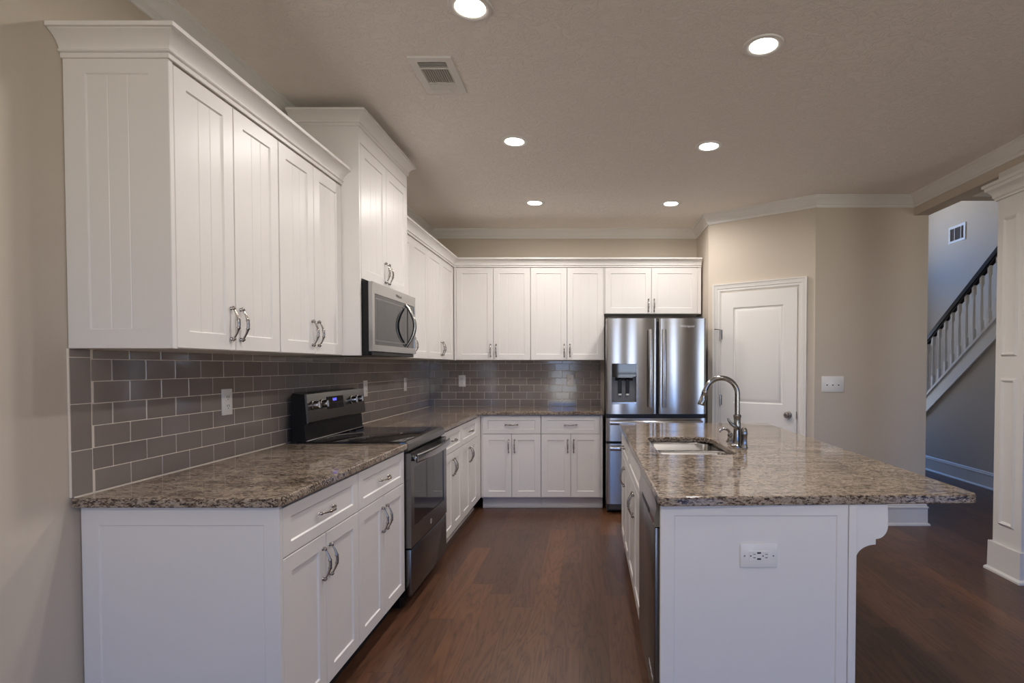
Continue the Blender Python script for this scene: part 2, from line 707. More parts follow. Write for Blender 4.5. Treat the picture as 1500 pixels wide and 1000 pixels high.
REAR = [(-1.05, -0.35, 0.3, 2.2), (0.65, 1.45, 0.1, 2.2), (4.4, 6.2, 0.4, 2.2)]
bm = new()
wall_with_holes(bm, XL, 6.5, 0, ZC, REAR, lambda a, b, c, d: box(bm, a, b, YR - 0.12, YR, c, d))
struct('wall_rear', bm, M['wall'])
bm = new()
box(bm, 6.5, 6.6, YR, 4.76, 0, ZC)
box(bm, 5.45, 6.6, 4.64, 4.76, 0, ZC)
struct('wall_dining', bm, M['wall'])
bm = new()
box(bm, 5.45, 5.55, 4.76, YF + 0.1, 0, 5.4)
struct('wall_foyer', bm, M['wall'], 'tall pale foyer wall beyond the staircase')
bm = new()
box(bm, XBM1, 5.55, 4.64, 4.76, ZC, 5.4)
struct('wall_foyer_header', bm, M['wall'])
bm = new()
box(bm, XBM1 - 0.12, XBM1, 4.76, YF + 0.1, 0, 5.4)
struct('wall_foyer_pantry', bm, M['wall'])
FOY = [(3.5, 4.8, 2.7, 4.2), (3.2, 4.0, 0.3, 2.0)]
bm = new()
wall_with_holes(bm, XBM1, 5.45, 0, 5.4, FOY, lambda a, b, c, d: box(bm, a, b, YF, YF + 0.1, c, d))
struct('wall_foyer_end', bm, M['wall'])


def window(name, u0, u1, z0, z1, y, inward):
    """frame with one mullion cross; portal for the sky's light"""
    bm = new()
    for a, b, c, d in ((u0, u0 + 0.05, z0, z1), (u1 - 0.05, u1, z0, z1), (u0 + 0.05, u1 - 0.05, z0, z0 + 0.05), (u0 + 0.05, u1 - 0.05, z1 - 0.05, z1),
                       (u0 + 0.05, u1 - 0.05, (z0 + z1) / 2 - 0.02, (z0 + z1) / 2 + 0.02)):
        box(bm, a, b, y - 0.03, y + 0.03, c, d)
    struct(name, bm, M['trim'])
    ld = bpy.data.lights.new('daylight_portal', 'AREA')
    ld.shape = 'RECTANGLE'
    ld.size = u1 - u0
    ld.size_y = z1 - z0
    ld.cycles.is_portal = True
    lo = bpy.data.objects.new('daylight_portal', ld)
    COL.objects.link(lo)
    lo.location = ((u0 + u1) / 2, y + 0.08 * inward, (z0 + z1) / 2)
    lo.rotation_euler = (PI / 2 if inward > 0 else -PI / 2, 0, 0)


for i, h in enumerate(REAR):
    window('window_%d' % (i + 1), *h, YR - 0.06, 1)
for i, h in enumerate(FOY):
    window('window_%d' % (i + 4), *h, YF + 0.05, -1)

# crown molding round the kitchen ceiling
CR = [(0, -0.092), (0.009, -0.092), (0.013, -0.082), (0.013, -0.074), (0.022, -0.066), (0.030, -0.048), (0.048, -0.027), (0.056, -0.020),
      (0.056, -0.012), (0.066, -0.006), (0.066, 0), (0, 0)]
CR = [(o, z + ZC) for o, z in CR]
bm = new()
sweep(bm, CR, [(XL, YR), (XL, YB), (PA[0], YB), PA, PC, (XBM0, PC[1]), (XBM0, YR)])
struct('trim_1', bm, M['trim'], 'white crown molding round the ceiling')
BB = [(0, 0), (0.032, 0), (0.032, 0.010), (0.024, 0.020), (0.017, 0.022), (0.016, 0.138), (0.021, 0.146), (0.021, 0.156), (0.012, 0.162), (0.012, 0.172), (0.005, 0.182), (0, 0.182)]
bm = new()
sweep(bm, BB, [(1.86, 4.66), PC, (XBM1, PC[1]), (XBM1, YF)])
struct('baseboard_right', bm, M['trim'], 'white baseboard on the wall past the island')
bm = new()
sweep(bm, BB, [(XL, YR), (XL, 1.70)])
struct('baseboard_left', bm, M['trim'])

# ------------------------------------------------------------------ pantry door on the angled wall
ang = math.atan2(PC[1] - PA[1], PC[0] - PA[0])
DX0, DX1, DZ = 0.135, 0.815, 2.00
dr = thing('door_1', None, None, (PA[0], PA[1], 0), ang)
dr['kind'] = 'structure'
dr['label'] = 'white two-panel pantry door on the angled wall'
bm = new()
w = DX1 - DX0
yy = -0.013


def raised(bm, x0, x1, z0, z1, yf):
    rings = []
    for ins, y in ((0, yf), (0.006, yf + 0.009), (0.016, yf + 0.0105), (0.022, yf + 0.006), (0.046, yf + 0.001)):
        rings.append([bm.verts.new((a, y, c)) for a, c in ((x0 + ins, z0 + ins), (x1 - ins, z0 + ins), (x1 - ins, z1 - ins), (x0 + ins, z1 - ins))])
    for a, b in zip(rings[:-1], rings[1:]):
        for i in range(4):
            bm.faces.new((a[i], a[(i + 1) % 4], b[(i + 1) % 4], b[i]))
    bm.faces.new(rings[-1])


pz = [(0.20, 0.80), (1.00, 1.86)]
wall_with_holes(bm, DX0, DX1, 0.01, DZ, [(DX0 + 0.115, DX1 - 0.115, a, b) for a, b in pz], lambda a, b, c, d: box(bm, a, b, yy, -0.0005, c, d))
for a, b in pz:
    raised(bm, DX0 + 0.115, DX1 - 0.115, a, b, yy)
obj('door_leaf', bm, M['door'], dr)
CAS = 0.075
bm = new()
cp = [(0, 0), (0.012, -0.012), (0.03, -0.013), (0.034, -0.018), (0.06, -0.02), (0.068, -0.026), (0.075, -0.026), (0.075, 0)]   # (from opening outward, y)
pth = [(DX0 - 0.006, 0.0), (DX0 - 0.006, DZ + 0.006), (DX1 + 0.006, DZ + 0.006), (DX1 + 0.006, 0.0)]
rings = []
for i, (x, z) in enumerate(pth):
    sx = -1 if i < 2 else 1
    sz = 0 if i in (0, 3) else 1
    rings.append([bm.verts.new((x + sx * o, y, z + sz * o)) for o, y in cp])
for i in range(3):
    for j in range(len(cp)):
        bm.faces.new((rings[i][j], rings[i][(j + 1) % len(cp)], rings[i + 1][(j + 1) % len(cp)], rings[i + 1][j]))
obj('casing', bm, M['trim'], dr)
bm = new()
lathe(bm, [(0.030, 0), (0.030, 0.006), (0.012, 0.010), (0.011, 0.028), (0.020, 0.034), (0.027, 0.044), (0.027, 0.052), (0.020, 0.062), (0, 0.066)], 24,
      T(DX1 - 0.065, yy, 0.915) @ RX(PI / 2))
obj('door_knob', bm, M['nickel'], dr)
for hz in (1.62, 1.02, 0.25):
    bm = new()
    lathe(bm, [(0, -0.05), (0.004, -0.048), (0.007, -0.045), (0.007, 0.045), (0.004, 0.048), (0, 0.05)], 12, T(DX0 - 0.003, yy - 0.006, hz))
    box(bm, DX0, DX0 + 0.012, yy - 0.003, yy, hz - 0.045, hz + 0.045)
    obj('hinge', bm, M['nickel'], dr)
bm = new()
tube(bm, [(DX0 - 0.005, yy - 0.012, 1.665), (DX0 - 0.03, yy - 0.045, 1.668), (DX0 - 0.045, yy - 0.05, 1.668)], [0.004, 0.004, 0.007], 10)
obj('hinge_pin_stop', bm, M['nickel'], dr)
bm = new()
box(bm, DX1 - 0.001, DX1 + 0.004, yy - 0.004, yy, 0.885, 0.945)
obj('strike_plate', bm, M['nickel'], dr)

# ------------------------------------------------------------------ wall cabinets
XU = XL + 0.315            # carcass face of the left wall cabinets
ZU0, ZU1 = 1.390, 2.292
DU = 0.313
L90 = PI / 2
gU = 'white wall cabinets'
c = upper('wall_cabinet', 'white wall cabinet at the open left end, with the framed side panel facing the viewer', (XU, 1.783, 0), L90, 0.597, DU, ZU0, ZU1, gU, hz=1.49, grooves=2)
side_panel(c, DU, ZU0, ZU1 + 0.02, grooves=2, st=(0.07, 0.065, 0.06, 0.06))
upper('wall_cabinet', 'white wall cabinet between the open-ended one and the taller microwave cabinet', (XU, 2.383, 0), L90, 0.60, DU, ZU0, ZU1, gU, hz=1.49, grooves=2)
# taller, deeper unit above the microwave, with full-height side panels
XM = -1.24
mwc = c = thing('microwave_cabinet', 'taller white cabinet directly above the microwave, topped by its own crown', 'cabinet', (XM, 3.003, 0), L90)
dm = XM - XL - 0.002
carcass(c, 0, 0.752, dm, 1.800, 2.63)
front(c, 'door', 0.0, 0.376, 1.802, 2.525, (0.376 - 0.028, 1.89), 2)
front(c, 'door', 0.376, 0.752, 1.802, 2.525, (0.376 + 0.028, 1.89), 2)
bm = new()
box(bm, 0, 0.752, -0.018, 0, 2.528, 2.63, 0.001)
obj('frieze', bm, M['white'], c)
for x0 in (-0.018, 0.7525):
    bm = new()
    box(bm, x0, x0 + 0.0175, -0.018, dm, ZU0, 2.63, 0.001)
    obj('side_panel', bm, M['white'], c)
upper('wall_cabinet', 'white wall cabinet right of the microwave, partly hidden behind it', (XU, 3.775, 0), L90, 0.80, DU, ZU0, ZU1, gU, hz=1.49)
upper('wall_cabinet', 'white wall cabinet on the left wall in the far corner', (XU, 4.577, 0), L90, 0.872, DU, ZU0, ZU1, gU, fill=(0, 0.022), hz=1.49)
YU = 5.47
DB = YB - YU - 0.002
upper('wall_cabinet', 'white wall cabinet on the back wall, next to the corner', (-1.314, YU, 0), 0, 0.746, DB, ZU0, ZU1, gU, fill=(0.022, 0), hz=1.485)
upper('wall_cabinet', 'white wall cabinet on the back wall, next to the refrigerator', (-0.566, YU, 0), 0, 0.719, DB, ZU0, ZU1, gU, fill=(0, 0.006), hz=1.485)
upper('wall_cabinet', 'short white wall cabinet above the refrigerator', (0.155, YU, 0), 0, 0.945, DB, 1.842, ZU1, gU, fill=(0.006, 0.032), hz=1.925)

# crown strips on the cabinets
CC = [(0, 0), (0.007, 0), (0.007, 0.015), (0.014, 0.017), (0.016, 0.020), (0.014, 0.024), (0.010, 0.026), (0.012, 0.032), (0.020, 0.046), (0.034, 0.060),
      (0.046, 0.067), (0.048, 0.070), (0.056, 0.071), (0.056, 0.084), (0, 0.084)]


def ccrown(name, label, z, pathpts, k=1.0):
    bm = new()
    sweep(bm, [(o * k, z + h * k) for o, h in CC], pathpts)
    return tag(obj(name, bm, M['white'], angle=0.45), label, 'molding', None, 'thing')


ZK = ZU1 + 0.004
ccrown('cabinet_crown', 'white crown strip on top of the two nearest wall cabinets, mitred at the end', ZK, [(XL + 0.002, 1.765), (XU + 0.02, 1.765), (XU + 0.02, 2.983)][::1])
bm = new()
sweep(bm, [(o * 0.9, 2.608 + h * 0.9) for o, h in CC], [(-0.018, dm - 0.066), (-0.018, -0.018), (0.77, -0.018), (0.77, dm - 0.066)])
obj('crown', bm, M['white'], mwc, angle=0.45)
ccrown('cabinet_crown', 'white crown strip turning the far corner and running on above the refrigerator', ZK, [(XU + 0.02, 3.776), (XU + 0.02, YU - 0.02), (1.10, YU - 0.02)])

# ------------------------------------------------------------------ base cabinets
XB = -1.015
DBB = XB - XL - 0.004
gB = 'white base cabinets'
c = base('base_cabinet', 'white base cabinet at the open left end, with the bluish side panel facing the viewer', (XB, 1.797, 0), L90, 0.597, DBB, gB, toe_mat='shade_seam')  # toe kick coloured dark to stand for the shade under the cabinet
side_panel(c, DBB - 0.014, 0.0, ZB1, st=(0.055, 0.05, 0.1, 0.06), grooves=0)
base('base_cabinet', 'white base cabinet touching the near side of the stove', (XB, 2.396, 0), L90, 0.602, DBB, gB, fill=(0, 0.008), toe_mat='shade_seam')  # its toe kick also carries the shade in its colour
base('base_cabinet', 'white base cabinet touching the far side of the stove', (XB, 3.775, 0), L90, 0.58, DBB, gB, fill=(0.02, 0))
base('base_cabinet', 'white base cabinet on the left run, last before the corner', (XB, 4.357, 0), L90, 0.790, DBB, gB, fill=(0, 0.195))
YBB = 5.15
dbk = YB - YBB - 0.004
base('base_cabinet', 'white base cabinet on the back wall, next to the corner', (XB + 0.022, YBB, 0), 0, 0.553, dbk, gB, fill=(0.012, 0))
base('base_cabinet', 'white base cabinet on the back wall, next to the refrigerator', (-0.438, YBB, 0), 0, 0.570, dbk, gB, fill=(0, 0.022))

# ------------------------------------------------------------------ counters
ZT = 0.914


def arc(cx, cy, r, a0, a1, n=6):
    return [(cx + r * math.cos(a0 + (a1 - a0) * i / n), cy + r * math.sin(a0 + (a1 - a0) * i / n)) for i in range(n + 1)]


def slab(name, label, outline, hole=None, th=0.031):
    bm = new()
    edges = []
    for lp in [outline] + ([hole] if hole else []):
        vs = [bm.verts.new((x, y, ZT)) for x, y in lp]
        edges += [bm.edges.new((vs[i], vs[(i + 1) % len(vs)])) for i in range(len(vs))]
    bmesh.ops.triangle_fill(bm, use_beauty=True, use_dissolve=False, edges=edges)
    top = bm.faces[:]
    r = bmesh.ops.extrude_face_region(bm, geom=top)
    bmesh.ops.translate(bm, verts=[g for g in r['geom'] if isinstance(g, bmesh.types.BMVert)], vec=(0, 0, -th))
    bmesh.ops.recalc_face_normals(bm, faces=bm.faces[:])
    es = [e for e in bm.edges if len(e.link_faces) == 2 and e.calc_face_angle(0) > 1.2 and abs(e.verts[0].co.z - e.verts[1].co.z) < 1e-4]
    bmesh.ops.bevel(bm, geom=es, offset=0.006, segments=3, affect='EDGES', profile=0.5)
    return tag(obj(name, bm, M['granite'], angle=0.22), label, 'countertop', None, 'thing')


slab('countertop', 'brown granite countertop on the near left cabinets, ending at the stove',
     [(XL + 0.012, 1.755)] + arc(-1.009, 1.785, 0.03, -PI / 2, 0) + [(-0.979, 2.999), (XL + 0.012, 2.999)])
slab('countertop', 'brown granite corner countertop from the stove round to the refrigerator',
     [(XL + 0.012, 3.769), (-0.979, 3.769), (-0.979, 5.10), (0.135, 5.10), (0.135, YB - 0.012), (XL + 0.012, YB - 0.012)])
SX0, SX1, SY0, SY1 = 0.345, 0.715, 2.635, 3.28
hole = arc(SX1 - 0.05, SY0 + 0.05, 0.05, -PI / 2, 0) + arc(SX1 - 0.10, SY1 - 0.10, 0.10, 0, PI / 2) + arc(SX0 + 0.05, SY1 - 0.05, 0.05, PI / 2, PI) + arc(SX0 + 0.05, SY0 + 0.05, 0.05, PI, 1.5 * PI)
IX0, IX1, IY0, IY1 = 0.226, 1.312, 1.772, 4.09
slab('island_countertop', 'large granite slab on the island with a cut-out for the sink',
     arc(IX0 + 0.02, IY0 + 0.02, 0.02, PI, 1.5 * PI) + arc(1.285 - 0.03, 1.815 + 0.03, 0.03, -PI / 2, 0) + arc(IX1 - 0.03, IY1 - 0.03, 0.03, 0, PI / 2) + arc(IX0 + 0.02, IY1 - 0.02, 0.02, PI / 2, PI), hole)

# ------------------------------------------------------------------ tiled backsplash
TP, TLn, GR = 0.0735, 0.147, 0.0030


def tiles(bm, u0, u1, z0, z1, uph, put):
    """running-bond tiles cut to the rectangle; put(bm, ua, ub, za, zb)"""
    r = 0
    z = z0 + GR
    while z < z1 - 0.006:
        zt = min(z + TP - GR, z1 - 0.001)
        u = uph - (TLn / 2 if r % 2 else 0)
        while u > u0:
            u -= TLn
        while u < u1:
            a, b = max(u + GR / 2, u0), min(u + TLn - GR / 2, u1)
            if b - a > 0.008:
                put(bm, a, b, z, zt)
            u += TLn
        z += TP
        r += 1


def tile_box(bm, mtx, a, b, c, d):
    """one glazed tile in u,z, thickness toward +n; tiny random tilt so each catches light on its own"""
    vs = box(bm, a, b, -0.006, 0.0, c, d, 0.0012, 1)
    ce = Vector(((a + b) / 2, 0, (c + d) / 2))
    R = T(*ce) @ RX(random.uniform(-0.004, 0.004)) @ RZ(random.uniform(-0.004, 0.004)) @ T(*(-ce))
    bmesh.ops.transform(bm, matrix=mtx @ R, verts=vs)


bs = thing('backsplash', 'grey subway tile backsplash on the left wall behind the stove', 'backsplash', (0, 0, 0))
ML = Matrix(((0, -1, 0, XL + 0.002), (1, 0, 0, 0), (0, 0, 1, 0), (0, 0, 0, 1)))      # u -> world y, -n -> +x
bm = new()
tiles(bm, 1.840, YB - 0.009, ZT, ZU0 - 0.001, 1.845, lambda q, a, b, c, d: tile_box(q, ML, a, b, c, d))
obj('tile_field', bm, M['tile'], bs, smooth=False)
bm = new()
z = ZT - 0.005
while z < ZU0 - 0.02:
    tile_box(bm, ML, 1.763, 1.837, z + GR, min(z + 0.1505, ZU0 - 0.001))
    z += 0.1505
obj('border_tiles', bm, M['tile'], bs, smooth=False)
bm = new()
box(bm, XL + 0.0005, XL + 0.0066, 1.7605, YB - 0.004, ZT + 0.0005, ZU0 - 0.0005)
obj('grout_bed', bm, M['grout'], bs, smooth=False)
bm = new()
box(bm, XL + 0.010, XL + 0.0145, 1.764, 3.0, ZT - 0.002, ZT + 0.0035, 0.001)
box(bm, XL + 0.010, XL + 0.0145, 3.768, YB - 0.012, ZT - 0.002, ZT + 0.0035, 0.001)
obj('caulk_line', bm, M['grout'], bs, smooth=False)
bs = thing('backsplash', 'grey subway tile backsplash on the back wall beside the refrigerator', 'backsplash', (0, 0, 0))
MBk = T(0, YB - 0.002, 0)
bm = new()
tiles(bm, XL + 0.009, 0.125, ZT, ZU0 - 0.001, -1.30, lambda q, a, b, c, d: tile_box(q, MBk, a, b, c, d))
obj('tile_field', bm, M['tile'], bs, smooth=False)
bm = new()
box(bm, XL + 0.008, 0.127, YB - 0.0066, YB - 0.0005, ZT + 0.0005, ZU0 - 0.0005)
obj('grout_bed', bm, M['grout'], bs, smooth=False)


# ------------------------------------------------------------------ outlets and switch
def plate(label, loc, rz, w, h, group=None):
    t = thing('wall_outlet', label, 'outlet', loc, rz, group)
    bm = new()
    box(bm, -w / 2, w / 2, -0.006, 0, -h / 2, h / 2, 0.003, 2)
    obj('cover_plate', bm, M['plastic'], t)
    return t


def outlet(label, loc, rz):
    t = plate(label, loc, rz, 0.072, 0.118, 'outlets on the backsplash')
    for s in (-1, 1):
        bm = new()
        box(bm, -0.017, 0.017, -0.0085, -0.005, s * 0.02 - 0.014, s * 0.02 + 0.014, 0.002)
        k = obj('receptacle', bm, M['plastic'], t)
        bm = new()
        for dx in (-0.006, 0.006):
            box(bm, dx - 0.0012, dx + 0.0012, -0.0092, -0.0084, s * 0.02 - 0.002, s * 0.02 + 0.008)
        box(bm, -0.002, 0.002, -0.0092, -0.0084, s * 0.02 - 0.010, s * 0.02 - 0.006)
        obj('slots', bm, M['slot'], k)
    return t


xw = XL + 0.0085
outlet('white outlet on the left backsplash above the near countertop', (xw, 2.52, 1.171), L90)
outlet('white outlet on the left backsplash, just past the stove console', (xw, 4.087, 1.168), L90)
outlet('white outlet on the left backsplash, the one closest to the far corner', (xw, 4.98, 1.168), L90)
yw = YB - 0.0085
outlet('white outlet on the back backsplash near the left corner', (-1.308, yw, 1.178), 0)
outlet('white outlet on the back backsplash near the refrigerator', (-0.19, yw, 1.182), 0)
sw = thing('light_switch', 'white three-toggle light switch on the beige wall past the pantry door', 'switch', (2.036, PC[1], 1.182))
bm = new()
box(bm, -0.093, 0.093, -0.007, 0, -0.066, 0.066, 0.003, 2)
obj('cover_plate', bm, M['plastic'], sw)
for k in (-1, 0, 1):
    bm = new()
    box(bm, k * 0.048 - 0.005, k * 0.048 + 0.005, -0.016, -0.006, -0.004, 0.010, 0.002, 1, None)
    g = obj('toggle', bm, M['plastic'], sw)
    bm = new()
    box(bm, k * 0.048 - 0.006, k * 0.048 + 0.006, -0.0076, -0.0068, -0.012, -0.004)
    obj('toggle_slot', bm, M['slot'], g)

# ------------------------------------------------------------------ microwave
mw = thing('microwave', 'stainless over-the-range microwave with a bowed handle', 'microwave', (XM + 0.02, 3.006, 1.392), L90)
WM, HM = 0.744, 0.402
yf = -0.056
bm = new()
box(bm, 0, WM, yf + 0.022, 0.38, 0.0, HM - 0.002, 0.002)
obj('case', bm, M['black'], mw)
bm = new()
yf = -0.056
wall_with_holes(bm, 0, WM, 0.022, HM - 0.004, [(0.032, 0.722, 0.058, 0.337)], lambda a, b, c_, d: box(bm, a, b, yf, yf + 0.021, c_, d))
obj('door_frame', bm, M['steel'], mw)
bm = new()
box(bm, 0.032, 0.722, yf + 0.004, yf + 0.021, 0.058, 0.337)
dg = obj('door_glass', bm, M['glass_black'], mw)
bm = new()
wall_with_holes(bm, 0.05, 0.545, 0.078, 0.318, [(0.058, 0.537, 0.086, 0.31)], lambda a, b, c_, d: box(bm, a, b, yf + 0.0032, yf + 0.0042, c_, d))
obj('window_border', bm, M['grey_plastic'], dg)
bm = new()
box(bm, 0.592, 0.595, yf + 0.002, yf + 0.0045, 0.058, 0.337)
obj('control_seam', bm, M['shade_seam'], dg)
bm = new()
pts, rad = [], []
for i in range(25):
    t = i / 24
    pts.append((0.565, yf + 0.003 - 0.055 * math.sin(PI * t) ** 0.9, 0.066 + t * 0.262))
    rad.append(0.0085 + 0.003 * math.sin(PI * t))
tube(bm, pts, rad, 14)
obj('handle', bm, M['steel'], mw, angle=1.2)
text('Whirlpool', 0.024, M['logo_dark'], mw, T(0.42, yf - 0.0002, 0.366) @ RX(PI / 2))
bm = new()
box(bm, 0.01, WM - 0.01, yf + 0.01, 0.36, -0.001, 0.021, 0.003)
obj('vent_base', bm, M['black'], mw)

# ------------------------------------------------------------------ range
rg = thing('range', 'freestanding dark stainless electric range with black glass top', 'stove', (-1.0, 3.004, 0), L90)
WR = 0.760
bm = new()
box(bm, 0.001, WR - 0.001, 0.0, 0.60, 0.07, 0.895, 0.002)
obj('body', bm, M['black'], rg)
bm = new()
box(bm, -0.0005, WR + 0.0005, -0.012, 0.585, 0.896, 0.9215, 0.004, 2)
ct = obj('cooktop', bm, M['glass_black'], rg)
bm = new()
for cx_, cy_, r in ((0.2, 0.15, 0.115), (0.56, 0.15, 0.09), (0.2, 0.42, 0.08), (0.56, 0.42, 0.105)):
    for rr in (r, r * 0.62):
        n = 40
        o_, i_ = [], []
        for k in range(n):
            a = 2 * PI * k / n
            o_.append(bm.verts.new((cx_ + rr * math.cos(a), cy_ + rr * math.sin(a), 0.9218)))
            i_.append(bm.verts.new((cx_ + (rr - 0.0015) * math.cos(a), cy_ + (rr - 0.0015) * math.sin(a), 0.9218)))
        for k in range(n):
            bm.faces.new((o_[k], o_[(k + 1) % n], i_[(k + 1) % n], i_[k]))
obj('burner_rings', bm, M['fridge_side'], ct)
bm = new()
poly_prism(bm, [(-0.022, 0.872), (-0.022, 0.908), (-0.012, 0.9225), (0.004, 0.9235), (0.004, 0.868)], 'x', 0, WR)
obj('front_trim', bm, M['steel_dark'], rg)
# console at the back
bm = new()
poly_prism(bm, [(0.53, 0.9225), (0.54, 1.02), (0.525, 1.02), (0.535, 1.178), (0.60, 1.185), (0.61, 1.17), (0.61, 0.9225)], 'x', 0.0, WR)
cs = obj('console', bm, M['black'], rg)
bm = new()
poly_prism(bm, [(0.512, 1.028), (0.516, 1.022), (0.524, 1.021), (0.535, 1.182), (0.527, 1.182), (0.524, 1.176)], 'x', 0.0, WR)
cf = obj('console_face', bm, M['steel_dark'], rg)
tilt = math.atan2(0.012, 0.148)


def on_face(x, z, out=0.0):
    y = 0.512 + (z - 1.028) * 0.012 / 0.148 - out
    return T(x, y, z) @ RX(-tilt)


bm = new()
box(bm, 0.225, 0.44, -0.0015, 0.002, -0.036, 0.036, 0.0, 1, on_face(0, 1.118))
dp = obj('display', bm, M['glass_black'], rg)
text('11:13', 0.022, M['clock'], dp, on_face(0.32, 1.135, 0.0022) @ RX(PI / 2), 'clock_digits')
for kx in (0.062, 0.162, 0.558, 0.648):
    bm = new()
    K = on_face(kx, 1.118) @ RX(PI / 2)
    lathe(bm, [(0.026, 0), (0.026, 0.006), (0.021, 0.008), (0.0205, 0.032), (0.018, 0.036), (0, 0.0365)], 24, K)
    box(bm, -0.005, 0.005, -0.020, 0.020, 0.034, 0.041, 0.002, 1, K)
    obj('knob', bm, M['nickel'], rg)
bm = new()
tube(bm, [(0.004, 0.526, 0.925), (WR - 0.004, 0.526, 0.925)], 0.004, 8)
obj('rear_trim', bm, M['steel'], rg)
# oven door
bm = new()
wall_with_holes(bm, 0.004, WR - 0.004, 0.340, 0.858, [(0.062, 0.690, 0.442, 0.775)], lambda a, b, c_, d: box(bm, a, b, -0.036, -0.001, c_, d))
od = obj('oven_door', bm, M['steel_dark'], rg)
bm = new()
box(bm, 0.062, 0.690, -0.032, -0.002, 0.442, 0.775)
obj('oven_window', bm, M['glass_black'], od)
bm = new()
pts = []
for i in range(17):
    t = i / 16
    pts.append((0.03 + t * (WR - 0.06), -0.062 - 0.022 * math.sin(PI * t), 0.826))
tube(bm, pts, 0.024, 16, ((0, 1, 0), 0.34))
for x in (0.045, WR - 0.045):
    box(bm, x - 0.014, x + 0.014, -0.066, -0.034, 0.812, 0.840, 0.004)
obj('handle', bm, M['steel'], od, angle=1.0)
bm = new()
lathe(bm, [(0.015, 0), (0.015, 0.0012), (0, 0.0012)], 28, T(0.385, -0.036, 0.385) @ RX(PI / 2))
lg = obj('emblem', bm, M['logo'], od)
bm = new()
tube(bm, [(0.385 + 0.007 * math.cos(a) * (1 - a / 9), -0.0375, 0.385 + 0.009 * math.sin(a)) for a in [i * 0.45 for i in range(15)]], 0.0012, 6)
obj('emblem_script', bm, M['logo_dark'], lg)
bm = new()
box(bm, 0.004, WR - 0.004, -0.034, -0.001, 0.075, 0.332, 0.004, 2)
obj('storage_drawer', bm, M['steel_dark'], rg)
bm = new()
box(bm, 0.03, WR - 0.03, 0.04, 0.55, 0.0, 0.07)
obj('plinth', bm, M['black'], rg)

# ------------------------------------------------------------------ refrigerator
fx0, fx1, fy = 0.157, 1.046, 4.955
FW = fx1 - fx0
fr = thing('refrigerator', 'stainless french-door refrigerator with ice dispenser and two freezer drawers', 'refrigerator', (fx0, fy, 0))
bm = new()
box(bm, 0.006, FW - 0.006, 0.075, 0.78, 0.02, 1.735, 0.004)
obj('case', bm, M['fridge_side'], fr)


def bowed(bm, x0, x1, z0, z1, th, bow, cx0, cx1, hole=None, n=18):
    """steel front whose face is bowed about the whole appliance width; hole = x0,x1,z0,z1"""
    def yb(x):
        t = (x - cx0) / (cx1 - cx0) * 2 - 1
        return -bow * (1 - t * t)
    r = 0.012
    xs = [x0 + (x1 - x0) * i / n for i in range(n + 1)]
    if hole:
        xs = sorted(set(xs) | {hole[0], hole[1]})
    zs = [z0, z1] if not hole else [z0, hole[2], hole[3], z1]

    def yy_(x):
        y = yb(x)
        for e in (x0, x1):
            d = abs(x - e)
            if d < r:
                y += r - math.sqrt(max(r * r - (r - d) ** 2, 0))
        return y
    xs = sorted(set(xs) | {x0 + r * k for k in (0.08, 0.3, 0.6, 1)} | {x1 - r * k for k in (0.08, 0.3, 0.6, 1)})
    G = [[bm.verts.new((x, yy_(x), z)) for z in zs] for x in xs]
    for i in range(len(xs) - 1):
        for j in range(len(zs) - 1):
            xm = (xs[i] + xs[i + 1]) / 2
            zm = (zs[j] + zs[j + 1]) / 2
            if hole and hole[0] < xm < hole[1] and hole[2] < zm < hole[3]:
                continue
            bm.faces.new((G[i][j], G[i + 1][j], G[i + 1][j + 1], G[i][j + 1]))
    # sides, top, bottom and back
    bl = [bm.verts.new((x0, th, z0)), bm.verts.new((x1, th, z0)), bm.verts.new((x1, th, z1)), bm.verts.new((x0, th, z1))]
    bm.faces.new((bl[0], bl[3], bl[2], bl[1]))
    bot = [g[0] for g in G]
    top = [g[-1] for g in G]
    bm.faces.new([bl[0], bl[1]] + bot[::-1])
    bm.faces.new([bl[3]] + top + [bl[2]])
    bm.faces.new([bl[0]] + G[0] + [bl[3]])
    bm.faces.new([bl[1], bl[2]] + G[-1][::-1])


MID = 0.455
hd = (0.052, 0.270, 0.998, 1.352)
bm = new()
bowed(bm, 0.0, MID - 0.003, 0.905, 1.755, 0.07, 0.016, 0, MID - 0.003, hd)
ld_ = obj('left_door', bm, M['steel'], fr)
bm = new()
bowed(bm, MID + 0.012, FW, 0.905, 1.755, 0.07, 0.016, MID + 0.012, FW)
rd_ = obj('right_door', bm, M['steel'], fr)
for k, (a, b) in enumerate(((0.662, 0.868), (0.098, 0.640))):
    bm = new()
    bowed(bm, 0.0, FW, a, b, 0.07, 0.016, 0, FW)
    d = obj('freezer_drawer', bm, M['steel'], fr)
    bm = new()
    zz = b - 0.038
    pts = [(0.035 + (FW - 0.07) * i / 16, -0.040 - 0.020 * math.sin(PI * i / 16), zz) for i in range(17)]
    tube(bm, pts, 0.020, 12, ((0, 1, 0), 0.5))
    for x in (0.05, FW - 0.05):
        box(bm, x - 0.015, x + 0.015, -0.042, 0.0, zz - 0.014, zz + 0.014, 0.004)
    obj('handle', bm, M['steel'], d, angle=1.0)
for door, x in ((ld_, MID - 0.062), (rd_, MID + 0.055)):
    bm = new()
    pts = [(x, -0.040 - 0.016 * math.sin(PI * i / 16), 0.965 + 0.69 * i / 16) for i in range(17)]
    tube(bm, pts, 0.021, 12, ((0, 1, 0), 0.42))
    for z in (0.985, 1.635):
        box(bm, x - 0.012, x + 0.012, -0.045, -0.002, z - 0.016, z + 0.016, 0.004)
    obj('handle', bm, M['steel'], door, angle=1.0)
